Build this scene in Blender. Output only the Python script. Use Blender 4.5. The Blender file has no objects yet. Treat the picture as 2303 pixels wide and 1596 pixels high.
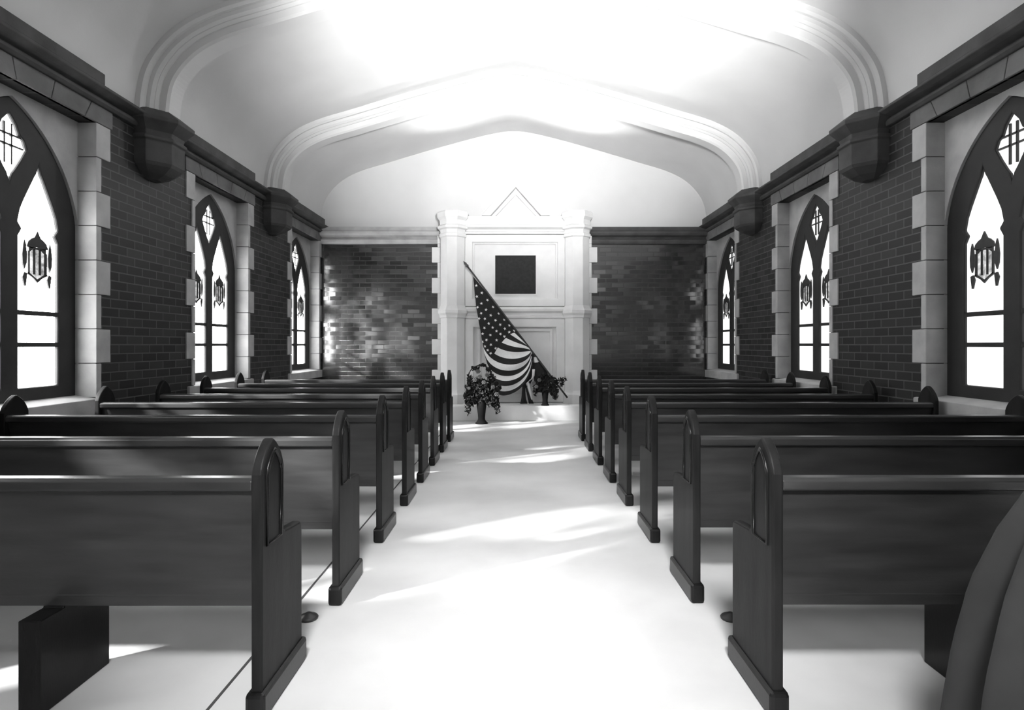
import bpy, bmesh, math, random
from mathutils import Vector, noise
random.seed(7)
S = bpy.context.scene
COL = S.collection

# ------------------------------------------------------------------ camera numbers
F, CX, CY, H = 1320.0, 1160.0, 775.0, 1.32
def P(px, py, Y):
    return Vector(((px - CX) * Y / F, Y, H - (py - CY) * Y / F))

# ------------------------------------------------------------------ helpers
class MB:
    def __init__(s): s.v = []; s.f = []; s.m = []
    def add(s, vs, fs, mi=0):
        o = len(s.v); s.v += [tuple(v) for v in vs]
        for f in fs: s.f.append([i + o for i in f]); s.m.append(mi)
        return s
    def box(s, x0, x1, y0, y1, z0, z1, mi=0):
        vs = [(x0,y0,z0),(x1,y0,z0),(x1,y1,z0),(x0,y1,z0),(x0,y0,z1),(x1,y0,z1),(x1,y1,z1),(x0,y1,z1)]
        return s.add(vs, [(0,3,2,1),(4,5,6,7),(0,1,5,4),(1,2,6,5),(2,3,7,6),(3,0,4,7)], mi)
    def prism(s, pts, d0, d1, fn, mi=0):
        n = len(pts)
        vs = [fn(a, b, d0) for a, b in pts] + [fn(a, b, d1) for a, b in pts]
        fs = [list(range(n))[::-1], list(range(n, 2*n))] + [(i, (i+1) % n, n+(i+1) % n, n+i) for i in range(n)]
        return s.add(vs, fs, mi)
    def lathe(s, prof, n=24, c=(0,0,0), rot=0.0, mi=0):
        vs = []; fs = []
        for r, z in prof:
            for k in range(n):
                a = rot + 2*math.pi*k/n
                vs.append((c[0]+r*math.cos(a), c[1]+r*math.sin(a), c[2]+z))
        for i in range(len(prof)-1):
            for k in range(n):
                fs.append((i*n+k, i*n+(k+1) % n, (i+1)*n+(k+1) % n, (i+1)*n+k))
        fs.append(list(range(n))[::-1]); fs.append([(len(prof)-1)*n+k for k in range(n)])
        return s.add(vs, fs, mi)
    def tube(s, pts, r, n=8, closed=False, mi=0):
        pts = [Vector(p) for p in pts]; N = len(pts); vs = []; fs = []
        for i, p in enumerate(pts):
            if closed: t = pts[(i+1) % N] - pts[i-1]
            else: t = pts[min(i+1, N-1)] - pts[max(i-1, 0)]
            t.normalize()
            up = Vector((0.13, 0.21, 1)) if abs(t.z) < 0.9 else Vector((1, 0.17, 0.1))
            a = t.cross(up).normalized(); b = t.cross(a)
            rr = r[i] if isinstance(r, (list, tuple)) else r
            for k in range(n):
                an = 2*math.pi*k/n
                vs.append(p + a*rr*math.cos(an) + b*rr*math.sin(an))
        for i in range(N if closed else N-1):
            j = (i+1) % N
            for k in range(n):
                fs.append((i*n+k, i*n+(k+1) % n, j*n+(k+1) % n, j*n+k))
        if not closed:
            fs.append(list(range(n))[::-1]); fs.append([(N-1)*n+k for k in range(n)])
        return s.add(vs, fs, mi)
    def build(s, name, mat, parent=None, bevel=0, smooth=False, recalc=True, seg=2):
        me = bpy.data.meshes.new(name); me.from_pydata(s.v, [], s.f)
        for m in (mat if isinstance(mat, (list, tuple)) else [mat]): me.materials.append(m)
        me.polygons.foreach_set('material_index', s.m)
        if recalc:
            bm = bmesh.new(); bm.from_mesh(me)
            bmesh.ops.recalc_face_normals(bm, faces=bm.faces); bm.to_mesh(me); bm.free()
        if smooth:
            me.polygons.foreach_set('use_smooth', [True]*len(me.polygons))
        o = bpy.data.objects.new(name, me); COL.objects.link(o)
        if parent: o.parent = parent
        if bevel:
            b = o.modifiers.new('bevel', 'BEVEL'); b.width = bevel; b.segments = seg
            b.limit_method = 'ANGLE'; b.angle_limit = math.radians(40)
        return o

def plate(outer, holes, w0, w1, fn):
    """polygon with holes, extruded between w0 and w1, as an MB; fn maps (u, v, w) to the world"""
    bm = bmesh.new(); edges = []
    for ring in [outer] + holes:
        vs = [bm.verts.new((a, b, 0)) for a, b in ring]
        edges += [bm.edges.new((vs[i], vs[(i+1) % len(vs)])) for i in range(len(vs))]
    bmesh.ops.triangle_fill(bm, use_beauty=True, use_dissolve=False, edges=edges, normal=(0,0,1))
    def inside(p, ring):
        c = False; n = len(ring)
        for i in range(n):
            (x1, y1), (x2, y2) = ring[i], ring[(i+1) % n]
            if (y1 > p[1]) != (y2 > p[1]) and p[0] < (x2-x1)*(p[1]-y1)/(y2-y1)+x1: c = not c
        return c
    bad = [f for f in bm.faces if any(inside(f.calc_center_median(), h) for h in holes) or not inside(f.calc_center_median(), outer)]
    bmesh.ops.delete(bm, geom=bad, context='FACES_ONLY')
    bm.verts.index_update()
    mb = MB(); n = len(bm.verts)
    vs = [fn(v.co.x, v.co.y, w0) for v in bm.verts] + [fn(v.co.x, v.co.y, w1) for v in bm.verts]
    fs = []
    for f in bm.faces:
        ids = [v.index for v in f.verts]
        fs.append(ids[::-1]); fs.append([i+n for i in ids])
    o = 0
    for ring in [outer] + holes:
        L = len(ring)
        for i in range(L): fs.append((o+i, o+(i+1) % L, n+o+(i+1) % L, n+o+i))
        o += L
    bm.free()
    return mb.add(vs, fs)

def tag(o, label, cat, group=None, kind=None):
    o['label'] = label; o['category'] = cat
    if group: o['group'] = group
    if kind: o['kind'] = kind
    return o
def struct(o): o['kind'] = 'structure'; return o
def empty(name, loc=(0,0,0)):
    o = bpy.data.objects.new(name, None); COL.objects.link(o); o.location = loc; o.empty_display_size = .1
    return o

# ------------------------------------------------------------------ materials (a black and white print: all greys)
def principled(name):
    m = bpy.data.materials.new(name); m.use_nodes = True
    nt = m.node_tree; b = nt.nodes['Principled BSDF']
    return m, nt, b
def grey(v): return (v, v, v, 1)
def mottled(name, v, var=.15, scale=3, rough=.6, bump=0.0, bscale=40, spec=.5, stretch=(1,1,1)):
    m, nt, b = principled(name)
    tc = nt.nodes.new('ShaderNodeTexCoord'); mp = nt.nodes.new('ShaderNodeMapping'); mp.inputs['Scale'].default_value = stretch
    nt.links.new(tc.outputs['Object'], mp.inputs['Vector'])
    n = nt.nodes.new('ShaderNodeTexNoise'); n.inputs['Scale'].default_value = scale; n.inputs['Detail'].default_value = 6
    nt.links.new(mp.outputs[0], n.inputs['Vector'])
    r = nt.nodes.new('ShaderNodeValToRGB')
    r.color_ramp.elements[0].position = .3; r.color_ramp.elements[1].position = .72
    r.color_ramp.elements[0].color = grey(v*(1-var)); r.color_ramp.elements[1].color = grey(min(1, v*(1+var)))
    nt.links.new(n.outputs[0], r.inputs[0]); nt.links.new(r.outputs[0], b.inputs['Base Color'])
    b.inputs['Roughness'].default_value = rough; b.inputs['Specular IOR Level'].default_value = spec
    if bump:
        n2 = nt.nodes.new('ShaderNodeTexNoise'); n2.inputs['Scale'].default_value = bscale; n2.inputs['Detail'].default_value = 4
        nt.links.new(mp.outputs[0], n2.inputs['Vector'])
        bp = nt.nodes.new('ShaderNodeBump'); bp.inputs['Strength'].default_value = bump; bp.inputs['Distance'].default_value = .01
        nt.links.new(n2.outputs[0], bp.inputs['Height']); nt.links.new(bp.outputs[0], b.inputs['Normal'])
    return m
def brick_mat(name, axes, c1=.02, c2=.045, mortar=.07, rough=.4, spec=.3):
    m, nt, b = principled(name)
    tc = nt.nodes.new('ShaderNodeTexCoord'); sp = nt.nodes.new('ShaderNodeSeparateXYZ'); cb = nt.nodes.new('ShaderNodeCombineXYZ')
    nt.links.new(tc.outputs['Object'], sp.inputs[0])
    nt.links.new(sp.outputs[axes[0]], cb.inputs[0]); nt.links.new(sp.outputs[axes[1]], cb.inputs[1])
    def br(a, c, mo):
        t = nt.nodes.new('ShaderNodeTexBrick'); nt.links.new(cb.outputs[0], t.inputs['Vector'])
        t.inputs['Scale'].default_value = 1; t.inputs['Brick Width'].default_value = .225; t.inputs['Row Height'].default_value = .0826
        t.inputs['Mortar Size'].default_value = .006; t.inputs['Mortar Smooth'].default_value = .2; t.inputs['Bias'].default_value = 0
        t.inputs['Color1'].default_value = a; t.inputs['Color2'].default_value = c; t.inputs['Mortar'].default_value = mo
        return t
    t = br(grey(c1), grey(c2), grey(mortar)); nt.links.new(t.outputs['Color'], b.inputs['Base Color'])
    b.inputs['Roughness'].default_value = rough
    # each glazed brick sits at its own slight tilt
    t2 = br((.0, .0, 1, 1), (1, 1, 1, 1), (.5, .5, 1, 1))
    geo = nt.nodes.new('ShaderNodeNewGeometry'); sub = nt.nodes.new('ShaderNodeVectorMath'); sub.operation = 'SUBTRACT'
    sub.inputs[1].default_value = (.5, .5, 1); nt.links.new(t2.outputs['Color'], sub.inputs[0])
    sc = nt.nodes.new('ShaderNodeVectorMath'); sc.operation = 'SCALE'; sc.inputs['Scale'].default_value = .10; nt.links.new(sub.outputs[0], sc.inputs[0])
    ad = nt.nodes.new('ShaderNodeVectorMath'); ad.operation = 'ADD'
    nt.links.new(geo.outputs['Normal'], ad.inputs[0]); nt.links.new(sc.outputs[0], ad.inputs[1])
    bp = nt.nodes.new('ShaderNodeBump'); bp.inputs['Strength'].default_value = .6; bp.inputs['Distance'].default_value = .006; bp.invert = True
    nt.links.new(t.outputs['Fac'], bp.inputs['Height']); nt.links.new(ad.outputs[0], bp.inputs['Normal'])
    nt.links.new(bp.outputs[0], b.inputs['Normal']); b.inputs['Specular IOR Level'].default_value = spec; b.inputs['IOR'].default_value = 2.2 if spec > .5 else 1.45
    return m
def glass_mat(name, strength, trans):
    """lit cathedral glass: its own emission stands in for scattered daylight, and part of the sun passes"""
    m = bpy.data.materials.new(name); m.use_nodes = True; nt = m.node_tree; nt.nodes.clear()
    out = nt.nodes.new('ShaderNodeOutputMaterial'); add = nt.nodes.new('ShaderNodeAddShader')
    tr = nt.nodes.new('ShaderNodeBsdfTransparent'); tr.inputs[0].default_value = grey(trans)
    em = nt.nodes.new('ShaderNodeEmission'); em.inputs['Strength'].default_value = strength  # glow standing in for daylight scattered by the pane
    tc = nt.nodes.new('ShaderNodeTexCoord'); n = nt.nodes.new('ShaderNodeTexNoise'); n.inputs['Scale'].default_value = 9
    r = nt.nodes.new('ShaderNodeValToRGB'); r.color_ramp.elements[0].color = grey(.75); r.color_ramp.elements[1].color = grey(1)
    nt.links.new(tc.outputs['Object'], n.inputs['Vector']); nt.links.new(n.outputs[0], r.inputs[0]); nt.links.new(r.outputs[0], em.inputs[0])
    nt.links.new(tr.outputs[0], add.inputs[0]); nt.links.new(em.outputs[0], add.inputs[1]); nt.links.new(add.outputs[0], out.inputs[0])
    return m

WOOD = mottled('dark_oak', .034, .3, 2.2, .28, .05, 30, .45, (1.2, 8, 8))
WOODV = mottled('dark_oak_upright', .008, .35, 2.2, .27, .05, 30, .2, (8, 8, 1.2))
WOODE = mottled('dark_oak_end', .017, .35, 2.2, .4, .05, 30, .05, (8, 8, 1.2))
PLASTER = mottled('white_plaster', .53, .05, 1.3, .85, .08, 25, .2)
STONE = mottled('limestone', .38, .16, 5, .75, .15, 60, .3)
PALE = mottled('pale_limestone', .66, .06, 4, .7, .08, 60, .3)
DARKSTONE = mottled('dark_stone', .055, .3, 5, .75, .15, 50, .3)  # dark tone shared by side cornices, corbels, floor joint and one end cornice
TRACERY = mottled('dark_tracery', .022, .2, 6, .6, .1, 40, .3)
FLOORM = mottled('pale_floor', .56, .16, 1.1, .45, .05, 18, .4)
BRICKS = brick_mat('brick_side', (1, 2), .014, .024, .07, .5)
BRICKB = brick_mat('brick_glazed', (0, 2), .012, .035, .03, .16, .6)
BRONZE = mottled('dark_bronze', .028, .15, 20, .8, spec=.1)
IRON = mottled('dark_metal', .03, .2, 20, .45)
LEAD = mottled('lead', .02, .2, 20, .6)
GLASS_L = glass_mat('glass_sunny', 10, .6)
GLASS_R = glass_mat('glass_shady', 1.3, .3)
PAINTED = mottled('painted_glass', .3, .7, 22, .5)
def backlit_glow(m, k):
    nt = m.node_tree; b = nt.nodes['Principled BSDF']; out = nt.nodes['Material Output']
    em = nt.nodes.new('ShaderNodeEmission'); em.inputs[1].default_value = k  # emission put in place of daylight coming through the painted pieces
    nt.links.new(b.inputs['Base Color'].links[0].from_socket, em.inputs[0])
    nt.links.new(em.outputs[0], out.inputs[0])
backlit_glow(PAINTED, 2.3)
CANTON = mottled('flag_dark', .022, .1, 30, .9, spec=.15)
RED = mottled('flag_stripe_dark', .026, .1, 30, .9, spec=.15)
WHITE = mottled('flag_white', .75, .05, 30, .9)
LEAF = mottled('foliage', .026, .5, 14, .8, spec=.2)
BLOOM = mottled('petals', .10, .2, 20, .7)
VASE = mottled('dark_vase', .012, .2, 10, .9, spec=.12)
CLOTH = mottled('dark_cloth', .03, .25, 5, .9)

# ------------------------------------------------------------------ room numbers
XR, XL = 3.57, -3.65
YB, Y0 = 11.0, -1.7
WY = [1.55, 4.43, 7.32, 10.2]      # window centres
HW = .67                           # half width of an opening
ZS, ZT = .80, 3.25                 # opening bottom and top
REC = .17
CAP_Y = [2.99, 5.88, 8.76]

struct(MB().box(XL-.4, XR+.4, Y0, YB+.3, -.2, 0).build('floor', FLOORM))
# thin joint between aisle flooring and the flooring under the pews
for k, x in enumerate((-1.115,)):
    struct(MB().box(x-.006, x+.006, 0, 8.9, -.01, .0015).build('trim_%d' % (k+1), DARKSTONE))

def side(sgn):
    X = XR if sgn > 0 else XL
    return lambda u, v, w: (X + sgn*w, u, v)

# vault profile
HALF = [(3.62,3.30),(3.61,3.72),(3.52,4.05),(3.27,4.35),(2.9,4.56),(2.32,4.74),(1.55,4.97),(.75,5.19),(.25,5.30),(0,5.32)]
def catmull(pts, n=6):
    out = []
    for i in range(len(pts)-1):
        p0 = pts[max(i-1,0)]; p1 = pts[i]; p2 = pts[i+1]; p3 = pts[min(i+2,len(pts)-1)]
        for k in range(n):
            t = k/n
            out.append(tuple(.5*((2*p1[a]) + (-p0[a]+p2[a])*t + (2*p0[a]-5*p1[a]+4*p2[a]-p3[a])*t*t + (-p0[a]+3*p1[a]-3*p2[a]+p3[a])*t**3) for a in (0,1)))
    out.append(pts[-1]); return out
hp = catmull(HALF)
VX = (XR+XL)/2
prof = [(VX-x, z) for x, z in hp] + [(VX+x, z) for x, z in hp[::-1][1:]]
def normals(pr):
    out = []
    for i in range(len(pr)):
        a = pr[max(i-1,0)]; b = pr[min(i+1,len(pr)-1)]
        dx, dz = b[0]-a[0], b[1]-a[1]; L = math.hypot(dx, dz)
        out.append((dz/L, -dx/L))
    return out
NRM = normals(prof)
mb = MB(); n = len(prof)
ys = [Y0 + (YB+.02-Y0)*k/12 for k in range(13)]
vs = [(x, y, z) for y in ys for x, z in prof]
fs = [(j*n+i, j*n+i+1, (j+1)*n+i+1, (j+1)*n+i) for j in range(12) for i in range(n-1)]
mb.add(vs, fs)
# outer shell so that the vault has thickness
o = len(mb.v)
vo = [(x-nx*.15, y, z-nz*.15) for y in ys for (x, z), (nx, nz) in zip(prof, NRM)]
mb.add(vo, [tuple(reversed(f)) for f in fs])
struct(mb.build('ceiling', PLASTER, smooth=True, recalc=False))
k_trim = 3
def rib(Y):
    mb = MB()
    for w, d in ((.25,.07),(.195,.13),(.16,.155),(.12,.24)):
        vs = []; fs = []
        for (x, z), (nx, nz) in zip(prof, NRM):
            for yy, dd in ((-w,-.02),(-w,d-.02),(-w+.025,d),(w-.025,d),(w,d-.02),(w,-.02)):
                vs.append((x+nx*dd, Y+yy, z+nz*dd))
        for i in range(len(prof)-1):
            for k in range(5): fs.append((i*6+k, i*6+k+1, (i+1)*6+k+1, (i+1)*6+k))
        mb.add(vs, fs)
    o = mb.build('ceiling_rib', PLASTER, smooth=False); struct(o)
for Y in CAP_Y: rib(Y)

# ------------------------------------------------------------------ side walls
for sgn, nm in ((-1, 'left'), (1, 'right')):
    holes = [[(c-HW, ZS), (c+HW, ZS), (c+HW, ZT), (c-HW, ZT)] for c in WY]
    struct(plate([(Y0,0),(YB+.2,0),(YB+.2,3.5),(Y0,3.5)], holes, 0, .32, side(sgn)).build('wall_'+nm, BRICKS))
    # moulded cornice, with a raised fascia over every window
    fn = side(sgn)
    cor = MB().prism([(0,3.40),(-.04,3.40),(-.06,3.425),(-.06,3.45),(-.03,3.47),(-.10,3.485),(-.15,3.505),(-.15,3.53),(0,3.53)], Y0, YB, lambda a, b, d: fn(d, b, a))
    for c in CAP_Y[:1] + CAP_Y[1:]:
        cor.box(*sorted((fn(0,0,-.148)[0], fn(0,0,0)[0])), c+.33, c+2.02, 3.525, 3.625)
    cor.box(*sorted((fn(0,0,-.148)[0], fn(0,0,0)[0])), Y0, CAP_Y[0]-.8, 3.525, 3.625)
    struct(cor.build('trim_%d' % k_trim, DARKSTONE, bevel=.008)); k_trim += 1
    for c in CAP_Y:
        X = fn(0,0,0)[0]
        cp = MB().lathe([(.09,2.96),(.19,3.0),(.275,3.06),(.295,3.09),(.295,3.29),(.315,3.305),(.315,3.33),(.285,3.35),(.295,3.39),(.37,3.46),(.385,3.475),(.385,3.51),(.25,3.61)], 8, (X, c, 0), math.pi/8)
        struct(cp.build('corbel', DARKSTONE, bevel=.006))

def arc_pts(x0, z0, x1, z1, r, n=10):
    """arc from (x0,z0) to (x1,z1), bulging to the outside"""
    out = []
    mx, mz = (x0+x1)/2, (z0+z1)/2; L = math.hypot(x1-x0, z1-z0); h = math.sqrt(max(r*r-L*L/4, 0))
    dx, dz = (x1-x0)/L, (z1-z0)/L
    s = 1 if x0 < 0 or (x0 < x1) else -1
    cx, cz = mx + dz*h*s, mz - dx*h*s
    a0 = math.atan2(z0-cz, x0-cx); a1 = math.atan2(z1-cz, x1-cx)
    if a1-a0 > math.pi: a1 -= 2*math.pi
    if a0-a1 > math.pi: a1 += 2*math.pi
    for k in range(n+1):
        a = a0+(a1-a0)*k/n; out.append((cx+r*math.cos(a), cz+r*math.sin(a)))
    return out
def gothic(hw, z0, zsp, zap, c=0., n=10, r=None):
    r = r or (hw*hw+(zap-zsp)**2)/(2*hw)*1.25
    left = arc_pts(-hw, zsp, 0, zap, r, n)
    pts = [(-hw, z0)] + left + [(-x, z) for x, z in left[::-1][1:]] + [(hw, z0)]
    return [(x+c, z) for x, z in pts]
ARCH = gothic(HW, .86, 2.33, 3.20, 0, 14)
def light_ring(c, hw=.195):
    p = []
    z0, zsp, za = .985, 2.28, 2.72
    half = [(hw, z0), (hw, 1.9), (hw, 2.16), (hw-.035, 2.22), (hw+.003, 2.27), (hw-.02, 2.37), (hw-.06, 2.46), (hw-.11, 2.56), (.04, 2.65), (.022, 2.68), (0, za+.03)]
    return [(c-x, z) for x, z in half] + [(c+x, z) for x, z in half[::-1][1:]]
LIGHTS = [-.275, .275]
KITE = [(0,2.56),(-.02,2.62),(-.05,2.66),(-.10,2.74),(-.155,2.84),(-.13,2.90),(-.09,2.93),(-.06,3.0),(0,3.07),(.06,3.0),(.09,2.93),(.13,2.90),(.155,2.84),(.10,2.74),(.05,2.66),(.02,2.62)]

def window(sgn, i, num):
    c = WY[i]; fn0 = side(sgn); fn = lambda u, v, w: fn0(c+u, v, w)
    root = empty('window_%d' % num); struct(root)
    glass = GLASS_L if sgn < 0 else GLASS_R
    # tracery in the recess
    plate(ARCH, [light_ring(LIGHTS[0]), light_ring(LIGHTS[1]), KITE], REC, REC+.09, fn).build('tracery', TRACERY, root, bevel=.012)
    # panes
    for q in LIGHTS:
        plate(light_ring(q, .2), [], REC+.028, REC+.033, fn).build('pane', glass, root)
    plate([(x*1.03, 2.84+(z-2.84)*1.03) for x, z in KITE], [], REC+.028, REC+.033, fn).build('pane', glass, root)
    # bars across both lights
    for z in (1.32, 1.57):
        b = MB()
        for q in LIGHTS:
            xs = sorted((fn(0,0,REC+.005)[0], fn(0,0,REC+.04)[0])); b.box(xs[0], xs[1], c+q-.2, c+q+.2, z-.018, z+.018)
        b.build('saddle_bar', TRACERY, root)
    # leaded cross in the kite
    b = MB()
    xs = sorted((fn(0,0,REC+.012)[0], fn(0,0,REC+.027)[0]))
    for u in (-.032, .032): b.box(*xs, c+u-.007, c+u+.007, 2.69, 3.0)
    for z in (2.835, 2.915): b.box(*xs, c-.135, c+.135, z-.007, z+.007)
    b.build('leaded_cross', LEAD, root)
    # heraldic canopy emblem in each light
    for q in LIGHTS:
        m = MB(); z0 = 1.86
        fe = lambda a, b_, d: fn(q+a, z0+b_, d)
        d0, d1 = REC+.012, REC+.024
        m.prism([(-.105,.235),(-.09,.275),(-.06,.30),(-.03,.315),(0,.37),(.03,.315),(.06,.30),(.09,.275),(.105,.235),(.06,.225),(0,.24),(-.06,.225)], d0, d1, fe)
        for s in (-1, 1):
            m.prism([(s*.125-.018,.10),(s*.125-.022,.17),(s*.125-.012,.25),(s*.125,.29),(s*.125+.012,.25),(s*.125+.022,.17),(s*.125+.018,.10),(s*.125,.05)], d0, d1, fe)
            m.prism([(s*.085-.008,.02),(s*.085-.008,.2),(s*.085+.008,.2),(s*.085+.008,.02)], d0, d1, fe)
            m.prism([(s*.12-.025,-.01),(s*.12-.008,.03),(s*.12+.02,.02),(s*.12+.015,-.02),(s*.12+.006,-.08),(s*.12-.006,-.08)], d0, d1, fe)
            m.prism([(0,-.02),(0,-.045),(s*.04,-.01),(s*.10,.02),(s*.09,.035)][::s], d0, d1, fe)
            m.prism([(s*.028-.005,.02),(s*.028-.005,.225),(s*.028+.005,.225),(s*.028+.005,.02)], d0, d1, fe)
        m.prism([(-.085,.19),(-.085,.235),(.085,.235),(.085,.19),(.05,.215),(0,.222),(-.05,.215)], d0, d1, fe)
        em_ = m.build('emblem', LEAD, root)
        MB().prism([(-.085,.03),(-.085,.225),(.085,.225),(.085,.03),(0,-.02)], REC+.0245, REC+.0275, fe).build('painted_glass', PAINTED, em_)
    # stone panel with the arch cut out of it
    plate([(-HW-.0,ZS),(-HW,ZT+.02),(HW,ZT+.02),(HW,ZS)], [[(x*.999, z) for x, z in ARCH]], REC-.02, REC+.12, fn).build('spandrel', STONE, root)
    # jamb stones, toothed into the brick
    for s in (-1, 1):
        b = MB(); zc = .86; k = i
        nblk = 8; hgt = (ZT-zc)/nblk
        for q in range(nblk):
            wid = .165 if (q % 2) else .05
            u0, u1 = s*HW - s*.012, s*(HW+wid)
            lo, hi = min(u0,u1), max(u0,u1)
            if i == 3 and s > 0: hi = min(hi, .795)
            xs = sorted((fn(0,0,-.015)[0], fn(0,0,REC+.02)[0]))
            b.box(*xs, c+lo, c+hi, zc+q*hgt+.003, zc+(q+1)*hgt-.003)
        b.build('jamb', STONE, root, bevel=.005)
    # flat arch of splayed stones
    b = MB(); xs = (-.02, .03)
    edges = [(-.86,-.86),(-.52,-.60),(-.16,-.20),(.16,.20),(.52,.60),(.86,.86)]
    if i == 3: edges[-1] = (.79,.79)
    for (a0, a1), (b0, b1) in zip(edges[:-1], edges[1:]):
        b.prism([(a0+.003,ZT),(b0-.003,ZT),(b1-.003,3.415),(a1+.003,3.415)], xs[0], xs[1], fn)
    b.build('lintel', mat_lintel, root, bevel=.005)
    # sloping sill
    e = .79 if i == 3 else .80
    b = MB().prism([(-.03,.72),(-.03,.852),(REC+.02,.885),(REC+.02,.72)], -.8, e, lambda a, z, d: fn(d, z, a))
    b.build('sill', STONE, root, bevel=.006)
    return root
mat_lintel = mottled('lintel_stone', .13, .35, 3, .75, .15, 50, .3)
num = 1
for sgn in (-1, 1):
    for i in range(4):
        window(sgn, i, num); num += 1

# ------------------------------------------------------------------ end walls
struct(MB().box(XL-.1, XR+.1, YB, YB+.25, 0, 3.3).build('wall_back', BRICKB))
top = [(x, z) for x, z in prof if z > 3.3]
struct(MB().prism([(prof[0][0]-.2, 3.3)] + [(x*1.01, z+.1) for x, z in top] + [(prof[-1][0]+.2, 3.3)], YB+.0, YB+.25, lambda a, b, d: (a, d, b)).build('wall_back_upper', PLASTER))
rear = [(XL-.3,0),(-1.1,0),(-1.1,2.5),(0,3.0),(1.1,2.5),(1.1,0),(XR+.3,0),(XR+.3,3.3)] + [(x*1.02, z+.12) for x, z in prof[::-1] if z > 3.35] + [(XL-.3,3.3)]
struct(MB().prism(rear, Y0-.25, Y0, lambda a, b, d: (a, d, b)).build('wall_front', PLASTER))
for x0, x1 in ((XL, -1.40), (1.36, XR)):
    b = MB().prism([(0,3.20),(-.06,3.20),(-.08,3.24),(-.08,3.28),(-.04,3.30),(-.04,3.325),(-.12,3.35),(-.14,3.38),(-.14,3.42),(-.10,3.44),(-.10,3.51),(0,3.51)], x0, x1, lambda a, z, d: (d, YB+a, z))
    struct(b.build('trim_%d' % k_trim, STONE if x0 < 0 else DARKSTONE, bevel=.004)); k_trim += 1  # left run in pale stone, right run in dark stone

# ------------------------------------------------------------------ stone reredos
rr = empty('reredos', (0, 10.7, 0))
tag(rr, 'white carved stone reredos with gable and two octagonal piers against the end wall', 'reredos')
inv = Vector((0, 10.7, 0))
class LB(MB):      # MB whose parts are moved into the local space of a root
    def build(s, name, mat, parent, **k):
        if parent and k.pop('loc', True):
            p = parent; off = Vector((0,0,0))
            while p: off += p.location; p = p.parent
            s.v = [tuple(Vector(v)-off) for v in s.v]
        return super().build(name, mat, parent, **k)
YP = 10.78
LB().box(-.95, .93, 10.45, YP+.01, 0, .262).build('base_course', PALE, rr, bevel=.006)
LB().box(-1.02, 1.0, YP, YB-.002, .0, 3.66).build('back_slab', PALE, rr)
fxz = lambda a, b, d: (a, d, b)
# raised frames that leave sunk panels
def frame(x0, x1, z0, z1, w, d, name):
    plate([(x0,z0),(x1,z0),(x1,z1),(x0,z1)], [[(x0+w,z0+w),(x0+w,z1-w),(x1-w,z1-w),(x1-w,z0+w)]], YP-d, YP+.01, fxz).__class__
    m = LB(); q = plate([(x0,z0),(x1,z0),(x1,z1),(x0,z1)], [[(x0+w,z0+w),(x0+w,z1-w),(x1-w,z1-w),(x1-w,z0+w)]], YP-d, YP+.01, fxz)
    m.v, m.f, m.m = q.v, q.f, q.m
    return m.build(name, PALE, rr, bevel=.015)
frame(-.93, .90, 2.02, 3.33, .14, .07, 'upper_frame')
frame(-.80, .77, 2.14, 3.2, .045, .03, 'upper_panel_moulding')
frame(-.93, .90, .27, 1.80, .16, .07, 'lower_frame')
frame(-.70, .68, .36, 1.62, .06, .03, 'lower_panel_moulding')
def band(z, prf, name):
    LB().prism([(-dy, z+dz) for dy, dz in prf], -.95, .93, lambda a, b, d: (d, YP+a, b)).build(name, PALE, rr, bevel=.006)
band(3.34, [(-.02,0),(.09,0),(.10,.03),(.07,.05),(.07,.08),(.14,.11),(.16,.15),(.13,.17),(.10,.22),(.10,.32),(-.02,.32)], 'cornice_band')
band(1.80, [(-.02,0),(.08,0),(.09,.04),(.06,.06),(.06,.10),(.11,.13),(.12,.17),(.07,.21),(-.02,.22)], 'string_course')
# gable
ap, bz = (0.0, 4.34), 3.665
g = LB(); g.prism([(-.60,bz),(.60,bz),(0.06,4.33),(0,4.37),(-.06,4.33)], YP-.02, YB-.01, fxz)
for s in (-1, 1):
    g.prism([(s*.62,bz),(s*.46,bz),(s*0,4.18),(s*0,4.38)][::s], YP-.14, YP, fxz)
    g.prism([(s*.44,bz),(s*.37,bz),(s*0,4.06),(s*0,4.15)][::s], YP-.07, YP, fxz)
g.prism([(-.05,3.66),(.05,3.66),(.02,3.86),(-.02,3.86)], YP-.03, YP, fxz)
g.build('gable', PALE, rr, bevel=.008)
# toothed stones beside the piers
for s, x0 in ((-1, -1.455), (1, 1.41)):
    t = LB(); k = 0; z = 0
    while z < 3.19:
        h = min(.285, 3.20-z); w = 0.105 if k % 2 == 0 else 0
        a, b_ = sorted((x0+s*w, s*1.0)); t.box(a, b_, YB-.09, YB-.001, z+.002, z+h-.002); z += h; k += 1
    t.box(*sorted((x0, s*1.0)), YB-.10, YB-.001, 3.2, 3.5)
    t.build('quoin_strip', PALE, rr, bevel=.004)
for xc in (-1.145, 1.115):
    p = LB().lathe([(.27,0),(.27,.42),(.245,.46),(.235,.5),(.235,1.80),(.235,3.36)], 8, (xc, 10.74, 0), math.pi/8).build('pier', PALE, rr, bevel=.008)
    LB().lathe([(.237,1.80),(.255,1.81),(.26,1.85),(.285,1.89),(.29,1.94),(.265,1.97),(.237,2.03)], 8, (xc,10.74,0), math.pi/8).build('collar', PALE, p)
    LB().lathe([(.237,3.26),(.262,3.275),(.262,3.32),(.24,3.34),(.245,3.40),(.29,3.42),(.295,3.46),(.25,3.49),(.255,3.57),(.30,3.62),(.305,3.70),(.28,3.73)], 8, (xc,10.74,0), math.pi/8).build('capital', PALE, p)
# step in front of it
tag(MB().box(-1.42, 1.40, 10.14, 10.445, 0, .262).build('altar_step', PALE, None, bevel=.01), 'low white stone step at the foot of the reredos', 'step')
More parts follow.
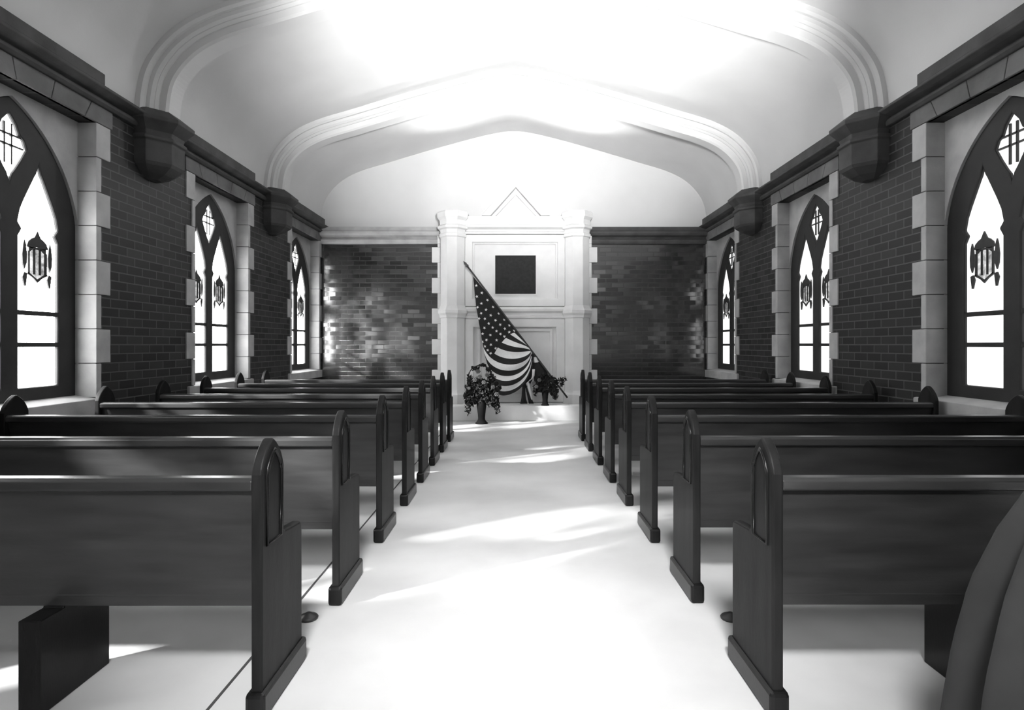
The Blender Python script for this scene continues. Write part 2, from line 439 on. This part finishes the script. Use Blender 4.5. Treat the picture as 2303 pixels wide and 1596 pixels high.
# bronze tablet
tb = empty('tablet', (-.004, YP, 2.26))
tag(tb, 'square dark bronze tablet mounted above the flag on the reredos', 'tablet')
LB().box(-.377, .366, YP-.035, YP-.001, 2.252, 2.955).build('plate', BRONZE, tb, bevel=.004)
e = LB(); q = plate([(-.395,2.234),(.384,2.234),(.384,2.973),(-.395,2.973)], [[(-.377,2.252),(.366,2.252),(.366,2.955),(-.377,2.955)]], YP-.028, YP-.001, fxz)
e.v, e.f, e.m = q.v, q.f, q.m; e.build('border', PALE, tb)

# ------------------------------------------------------------------ pews
def make_pew():
    L = 2.59; hx = L/2
    root = empty('pew')
    for s in (-1, 1):
        x1 = s*(hx-.015); x0 = s*(hx-.055)
        tall = [(.02,.09)]
        ya, hw, zsp, za = .12, .10, .86, .978
        pr = gothic(hw, .60, zsp, za, ya, 8, r=.19)
        poly = [(.02,.09)] + pr[1:-1] + [(.22,.612),(.232,.603),(.39,.588),(.405,.575),(.41,.55),(.41,.09)]
        ep = MB().prism(poly, min(x0,x1), max(x0,x1), lambda a, b, d: (d, a, b)).build('end_panel', WOODE, root, bevel=.009, seg=3)
        a, b = sorted((s*(hx-.07), s*hx))
        MB().box(a, b, 0, .43, 0, .095).build('plinth', WOODV, ep, bevel=.014, seg=2)
        ring = gothic(.062, .60, .85, .935, .122, 8, r=.16)
        MB().tube([(x1 + s*.001, y, z) for y, z in ring], .0075, 6, True).build('panel_moulding', WOODV, ep, smooth=True)
    xi = hx-.055
    MB().prism([(.045,.80),(.07,.80),(.165,.345),(.14,.345)], -xi, xi, lambda a, b, d: (d, a, b)).build('back_panel', WOOD, root, bevel=.003)
    MB().prism([(.025,.805),(.03,.80),(.085,.80),(.095,.81),(.095,.835),(.082,.846),(.036,.846),(.025,.835)], -xi, xi, lambda a, b, d: (d, a, b)).build('top_rail', WOOD, root, bevel=.004)
    MB().prism([(.13,.415),(.38,.445),(.395,.435),(.395,.415),(.38,.405),(.13,.385)], -xi, xi, lambda a, b, d: (d, a, b)).build('seat', WOOD, root, bevel=.004)
    for x in (-.45, .45):
        MB().prism([(.03,0),(.385,0),(.385,.41),(.15,.385),(.14,.34),(.03,.34)], x-.04, x+.04, lambda a, b, d: (d, a, b)).build('support', WOODV, root, bevel=.004)
    return root
def copy_tree(o, parent=None):
    c = o.copy(); COL.objects.link(c)
    if parent: c.parent = parent
    for ch in list(o.children): copy_tree(ch, c)
    return c
ordinal = ['nearest', 'second', 'third', 'fourth', 'fifth', 'sixth', 'seventh', 'farthest']
ZR = [2.06, 2.99, 3.90, 4.79, 5.60, 6.42, 7.24, 8.02]
ZL = [2.05, 2.96, 3.90, 4.79, 5.60, 6.39, 7.18, 7.95]
proto = make_pew()
first = True
for sd, xs, zs in (('left', -2.175, ZL), ('right', 2.19, ZR)):
    for i, z in enumerate(zs):
        p = proto if first else copy_tree(proto); first = False
        p.location = (xs, z, 0)
        if i == 0: lab = 'dark wooden pew with pointed end, nearest the camera on the %s of the aisle' % sd
        elif i == 7: lab = 'small farthest dark wooden pew on the %s of the aisle, closest to the reredos' % sd
        else: lab = 'dark wooden pew, %s from the camera in the row %s of the aisle' % (ordinal[i], sd)
        tag(p, lab, 'pew', 'pews along the aisle')

# small dark feet on the floor beside the two nearest pews
for sd, x, nm in (('right', 1.035, 'floor_stop'), ('left', -1.0, 'floor_stop')):
    y = 2.83
    o = MB().lathe([(.045,0),(.047,.008),(.04,.016),(.02,.024),(.012,.03)], 16, (0,0,0)).build(nm, IRON, None, smooth=True)
    o.location = (x, y, 0); tag(o, 'small round dark stop on the floor just past the nearest %s pew end' % sd, 'floor stop', 'floor stops')

# ------------------------------------------------------------------ flag
fl = empty('flag', (0, 10.3, .262))
tag(fl, 'american flag on a slanting pole, draped across the front of the reredos', 'flag')
YF = 10.40
pa, pb = P(1050, 597, 10.49), P(1276, 894, 10.45)
LB().tube([pa.lerp(pb, k/8) for k in range(9)], .016, 10).build('pole', IRON, fl, smooth=True)
d = (pa-pb).normalized()
LB().tube([pa+d*t for t in (-.03,-.01,.0,.02,.045,.07,.10)], [.018,.03,.03,.02,.024,.014,.003], 10).build('finial', IRON, fl, smooth=True)
def interp(tab, s):
    for (a, va), (b, vb) in zip(tab[:-1], tab[1:]):
        if s <= b:
            t = (s-a)/(b-a); t = max(0, min(1, t))
            return tuple(p+(q-p)*t for p, q in zip(va, vb)) if isinstance(va, tuple) else va+(vb-va)*t
    return tab[-1][1]
LT = [(0,(1064,621)),(.25,(1071,690)),(.54,(1087,780)),(.62,(1090,797)),(.75,(1098,823)),(.9,(1108,850)),(1,(1122,872))]
MT = [(0,723),(.385,790),(.46,806),(.54,820),(.615,833),(.69,845),(.77,856),(.846,867),(.92,878),(1,887)]
def tc(s): return .67 - .47*min(1, s/.54)**.9
def flag_pt(s, t):
    l = interp(LT, s); m = (1145, interp(MT, s)); g_ = (1190+7*s, 784+34*s*s)
    k = min(1, s*2)
    p2 = (1185, (g_[1]-9)*(1-k) + (m[1]+.25*(m[1]-g_[1]))*k)
    p1 = tuple((8*m[q]-l[q]-3*p2[q]-g_[q])/3 for q in (0, 1))
    a, b, c, e_ = (1-t)**3, 3*t*(1-t)**2, 3*t*t*(1-t), t**3
    px, py = (a*l[q]+b*p1[q]+c*p2[q]+e_*g_[q] for q in (0, 1))
    Y = YF + .035*math.sin(s*26+t*5)*min(1, .25+s)*(1-.5*t) + .05*(1-s)*.8 - .05*math.sin(math.pi*t)*s + .012*math.sin(t*14+s*6)
    if s < .03: Y = 10.47
    return P(px, py, Y)
ROWS, CA, CB = 52, 14, 22
v = []; f = []; mi = []
for i in range(ROWS+1):
    s = i/ROWS; q = tc(s)
    for j in range(CA+CB+1):
        t = q*j/CA if j <= CA else q+(1-q)*(j-CA)/CB
        v.append(flag_pt(s, t))
W = CA+CB+1
for i in range(ROWS):
    st = i//4
    for j in range(CA+CB):
        f.append((i*W+j, i*W+j+1, (i+1)*W+j+1, (i+1)*W+j))
        mi.append(0 if (st < 7 and j < CA) else (1 if st % 2 == 0 else 2))
b = LB(); b.v = v; b.f = f; b.m = mi
fc = b.build('flag_cloth', [CANTON, RED, WHITE], fl, smooth=True, recalc=False)
so = fc.modifiers.new('thick', 'SOLIDIFY'); so.thickness = .005; so.offset = 0
for i in range(6):
    for j in (range(8) if i < 3 else range(0, 8, 2) if i % 2 else range(1, 8, 2)):
        s = (i+.5)/6*7/13; t = (j+.5)/8*tc(s)
        p = flag_pt(s, t) - Vector((0, .007, 0))
        du = (flag_pt(s, t+.02)-flag_pt(s, max(0,t-.02))); dv = (flag_pt(s+.02, t)-flag_pt(max(0,s-.02), t))
        R = min(.029, .36*max(.03, (flag_pt(s+7/156,t)-flag_pt(max(0,s-7/156),t)).length*1.2))
        n_ = du.cross(dv).normalized()
        if n_.y > 0: n_ = -n_
        ex = du.normalized(); ey = n_.cross(ex)
        ang = .4*i + j
        pts = [p + ex*(R if k % 2 == 0 else R*.42)*math.cos(ang+k*math.pi/5) + ey*(R if k % 2 == 0 else R*.42)*math.sin(ang+k*math.pi/5) for k in range(10)]
        so = LB().add([p]+pts, [(0, 1+k, 1+(k+1) % 10) for k in range(10)]).build('star', WHITE, fc, recalc=False).modifiers.new('thick', 'SOLIDIFY'); so.thickness = .003
# hanging tails below the gathered corner
def strip(mb, left, right, Y, mi_, wob=.02):
    n_ = 10; vs = []
    def along(pl, t):
        k = t*(len(pl)-1); a = min(int(k), len(pl)-2); u = k-a
        return (pl[a][0]+(pl[a+1][0]-pl[a][0])*u, pl[a][1]+(pl[a+1][1]-pl[a][1])*u)
    for r in range(n_+1):
        a, c = along(left, r/n_), along(right, r/n_)
        for k in range(5):
            u = k/4
            vs.append(P(a[0]+(c[0]-a[0])*u, a[1]+(c[1]-a[1])*u, Y + wob*math.cos(u*math.pi*2)*(.4+r/n_)))
    mb.add(vs, [(r*5+k, r*5+k+1, (r+1)*5+k+1, (r+1)*5+k) for r in range(n_) for k in range(4)], mi_)
tl = LB()
strip(tl, [(1188,790),(1186,830),(1175,868),(1173,895),(1170,907)], [(1199,800),(1196,845),(1181,872),(1182,895),(1186,907)], 10.44, 0)
strip(tl, [(1196,800),(1196,840),(1181,868),(1186,888),(1190,907)], [(1200,800),(1199,850),(1188,872),(1195,893),(1200,907)], 10.42, 0)
strip(tl, [(1197,830),(1196,850),(1183,862),(1188,880),(1195,899)], [(1203,830),(1202,848),(1190,857),(1195,878),(1198,897)], 10.40, 1)
strip(tl, [(1196,794),(1197,803)], [(1203,797),(1209,802)], 10.44, 0)
strip(tl, [(1196,802),(1199,816)], [(1208,801),(1214,814)], 10.45, 1)
strip(tl, [(1199,815),(1201,840),(1201,872)], [(1213,813),(1226,830),(1242,858)], 10.45, 0, .03)
tf = tl.build('flag_tail', [RED, WHITE], fl, smooth=True, recalc=False)
so = tf.modifiers.new('thick', 'SOLIDIFY'); so.thickness = .006; so.offset = 0

# ------------------------------------------------------------------ flowers
def leaf_cloud(mb, blobs, n, size):
    for _ in range(n):
        c, r = random.choice(blobs)
        while True:
            q = Vector((random.uniform(-1,1), random.uniform(-1,1), random.uniform(-1,1)))
            if q.length < 1: break
        p = Vector(c) + Vector((q.x*r[0], q.y*r[1], q.z*r[2]))
        s = size*random.uniform(.6, 1.3)
        ax = Vector((random.gauss(0,1), random.gauss(0,1), random.gauss(-.3,1))).normalized()
        sd = ax.cross(Vector((random.gauss(0,1), random.gauss(0,1), random.gauss(0,1)))).normalized()
        n_ = ax.cross(sd)
        mb.add([p-ax*s, p-ax*s*.2+sd*s*.42+n_*s*.1, p+ax*s*.5+sd*s*.3+n_*s*.1, p+ax*s, p+ax*s*.5-sd*s*.3+n_*s*.1, p-ax*s*.2-sd*s*.42+n_*s*.1, p+n_*s*-.03],
               [(0,1,6),(1,2,6),(2,3,6),(3,4,6),(4,5,6),(5,0,6)])
def blossom(p, r):
    b = MB()
    for k in range(6):
        a = k*math.pi/3
        c = Vector((math.cos(a)*r*.6, -r*.3, math.sin(a)*r*.6))
        b.lathe([(.01,-.0),(r*.5,.15*r),(r*.45,.5*r),(.01,.65*r)], 7, tuple(Vector(p)+c-Vector((0,0,.3*r))))
    b.lathe([(.005,-.3*r),(r*.35,0),(.005,.4*r)], 8, tuple(Vector(p)+Vector((0,-r*.55,0))))
    return b
# tall basket of flowers with a hoop handle, on the floor
fb = empty('flower_basket', (P(1083, 952, 9.84).x, 9.84, 0))
tag(fb, 'tall dark vase with hoop handle and trailing flowers, standing before the step', 'flower basket')
MB().lathe([(.0,0),(.105,0),(.108,.012),(.085,.03),(.062,.065),(.058,.09),(.064,.16),(.075,.25),(.088,.34),(.098,.41),(.105,.45),(.09,.445),(.0,.40)], 28).build('vase', VASE, fb, smooth=True)
hoop = [(.205*math.cos(a), 0, .40+.57*.0+.36+.205*math.sin(a)*1.05) for a in [math.radians(q) for q in range(-40, 221, 13)]]
MB().tube([(.07,0,.43)]+[(x-.02,y,z) for x, y, z in hoop]+[(-.07,0,.43)], .011, 8).build('handle', IRON, fb, smooth=True)
m = MB()
leaf_cloud(m, [((0,0,.55),(.2,.16,.13)),((-.08,0,.62),(.2,.14,.16)),((.1,-.02,.6),(.24,.15,.15)),((.17,-.03,.42),(.12,.12,.14)),((-.17,-.03,.45),(.12,.12,.15)),((0,-.02,.45),(.17,.14,.1))], 2000, .038)
leaf_cloud(m, [((.26,-.04,.27),(.06,.06,.12)),((-.22,-.04,.26),(.06,.06,.13)),((-.2,0,.75),(.05,.05,.08)),((.14,0,.9),(.08,.05,.05)),((.16,0,.75),(.08,.05,.1)),((-.1,0,.93),(.08,.04,.04)),((.02,0,.98),(.06,.03,.02))], 420, .03)
m.build('foliage', LEAF, fb, recalc=False)['kind'] = 'stuff'
for q in [(-.10,-.15,.74),(.05,-.15,.70),(-.02,-.16,.80),(.10,-.14,.82),(.2,-.13,.62),(-.20,-.12,.60),(.26,-.12,.5),(-.05,-.15,.88)]:
    blossom(q, random.uniform(.026,.042)).build('blossom', BLOOM, fb, smooth=True)
# smaller vase on the step
f2 = empty('flower_vase', (P(1226, 909, 10.24).x, 10.24, .262))
tag(f2, 'small dark vase of spreading leaves standing on the step under the flag pole', 'flower vase')
MB().lathe([(.0,0),(.07,0),(.07,.012),(.052,.03),(.045,.08),(.05,.15),(.06,.22),(.07,.28),(.06,.275),(.0,.25)], 24).build('vase', VASE, f2, smooth=True)
m = MB()
leaf_cloud(m, [((0,-.04,.33),(.15,.1,.1)),((.06,-.04,.42),(.17,.1,.1)),((-.12,-.06,.35),(.1,.08,.12)),((.15,-.04,.28),(.08,.08,.12)),((-.04,-.05,.48),(.1,.08,.08))], 800, .036)
leaf_cloud(m, [((.30,-.05,.46),(.08,.06,.05)),((.26,-.05,.38),(.06,.05,.06)),((-.17,-.08,.25),(.05,.05,.07)),((.17,-.05,.17),(.05,.05,.07))], 130, .032)
m.build('foliage', LEAF, f2, recalc=False)['kind'] = 'stuff'
for q in [(-.20,-.16,.40),(-.16,-.17,.34),(-.11,-.15,.45)]:
    blossom(q, .035).build('blossom', BLOOM, f2, smooth=True)

# ------------------------------------------------------------------ dark cloth draped at the lower right, close to the camera
YC = 1.52
def draped():
    m = MB(); nz, na = 26, 64
    lev = [(1.06,.03),(1.05,.10),(1.0,.20),(.93,.265),(.80,.335),(.65,.39),(.45,.435),(.25,.46),(.0,.475)]
    vs = []
    for i in range(nz+1):
        k = i/nz*(len(lev)-1); a = min(int(k), len(lev)-2); u = k-a
        z = lev[a][0]+(lev[a+1][0]-lev[a][0])*u; r = lev[a][1]+(lev[a+1][1]-lev[a][1])*u
        for j in range(na):
            an = 2*math.pi*j/na
            fold = 1+ (.13*math.cos(an*7+.9) + .04*math.cos(an*13+z*2))*min(1,(1.06-z)*2.2)
            vs.append((r*fold*math.cos(an), .62*r*fold*math.sin(an), z))
    fs = [(i*na+j, i*na+(j+1) % na, (i+1)*na+(j+1) % na, (i+1)*na+j) for i in range(nz) for j in range(na)]
    fs.append(list(range(na))[::-1]); fs.append([nz*na+j for j in range(na)])
    m.add(vs, fs)
    o = m.build('draped_cloth', CLOTH, None, smooth=True)
    o.location = (1.685, YC+.05, 0)
    tag(o, 'dark cloth hanging in folds at the lower right corner, in front of the nearest pew', 'cloth')
draped()

# ------------------------------------------------------------------ light
w = bpy.data.worlds.new('sky'); S.world = w; w.use_nodes = True
bg = w.node_tree.nodes['Background']; bg.inputs[0].default_value = (1,1,1,1); bg.inputs[1].default_value = .5
sun = bpy.data.lights.new('sun', 'SUN'); sun.energy = 60; sun.angle = math.radians(3)
so_ = bpy.data.objects.new('sun', sun); COL.objects.link(so_)
el = math.radians(26); dirv = Vector((.85*math.cos(el), .53*math.cos(el), -math.sin(el)))
so_.rotation_euler = dirv.to_track_quat('-Z', 'Y').to_euler()
def aim(o, target): o.rotation_euler = (Vector(target)-o.location).to_track_quat('-Z', 'Y').to_euler()
aisle_fill = bpy.data.lights.new('added_aisle_fill', 'AREA'); aisle_fill.shape = 'DISK'; aisle_fill.size = 1.1; aisle_fill.energy = 80; aisle_fill.spread = math.radians(44)  # unseen fill added behind the camera to brighten the near aisle floor
do = bpy.data.objects.new('added_aisle_fill', aisle_fill); COL.objects.link(do); do.location = (0, Y0+.05, 4.2); aim(do, (0.1, 2.7, 0))
reredos_fill = bpy.data.lights.new('added_reredos_fill', 'AREA'); reredos_fill.shape = 'DISK'; reredos_fill.size = .9; reredos_fill.energy = 5; reredos_fill.spread = math.radians(28)  # added fill aimed at the reredos; the wall behind it has no window
ro = bpy.data.objects.new('added_reredos_fill', reredos_fill); COL.objects.link(ro); ro.location = (-.3, Y0+.05, 3.9); aim(ro, (0, 10.8, 2.4))
ceiling_fill = bpy.data.lights.new('added_ceiling_fill', 'SPOT'); ceiling_fill.energy = 5800; ceiling_fill.spot_size = math.radians(74); ceiling_fill.spot_blend = 1; ceiling_fill.shadow_soft_size = .2  # added out-of-view spot to whiten the vault centre; nothing hangs here
lo = bpy.data.objects.new('added_ceiling_fill', ceiling_fill); COL.objects.link(lo); lo.location = (.5, 2.0, 2.55); aim(lo, (.35, 7.6, 5.9))
for k_, x_ in enumerate((-1.145, 1.115)):
    up = bpy.data.lights.new('added_vault_fill', 'SPOT'); up.energy = 230 + 90*k_; up.spot_size = math.radians(110); up.spot_blend = 1; up.shadow_soft_size = .1  # extra spots without fixtures, added over the piers to lift the far ceiling
    uo = bpy.data.objects.new('added_vault_fill', up); COL.objects.link(uo); uo.location = (x_, 10.7, 3.85); aim(uo, (x_*.1, 7.2, 5.6))

# ------------------------------------------------------------------ camera
cam = bpy.data.cameras.new('camera'); co = bpy.data.objects.new('camera', cam); COL.objects.link(co)
co.location = (0, 0, H); co.rotation_euler = (math.pi/2, 0, 0)
cam.sensor_fit = 'HORIZONTAL'; cam.sensor_width = 36; cam.lens = F/2303*36
cam.shift_x = -(CX-1151.5)/2303; cam.shift_y = (CY-798)/2303
cam.clip_start = .05
S.camera = co
S.view_settings.view_transform = 'Standard'; S.view_settings.look = 'None'
S.view_settings.gamma = 1; S.view_settings.use_curve_mapping = False
S.view_settings.exposure = 0.0
S.cycles.use_denoising = True
S.cycles.max_bounces = 10; S.cycles.diffuse_bounces = 6; S.cycles.sample_clamp_indirect = 12
S.cycles.caustics_reflective = False; S.cycles.caustics_refractive = False
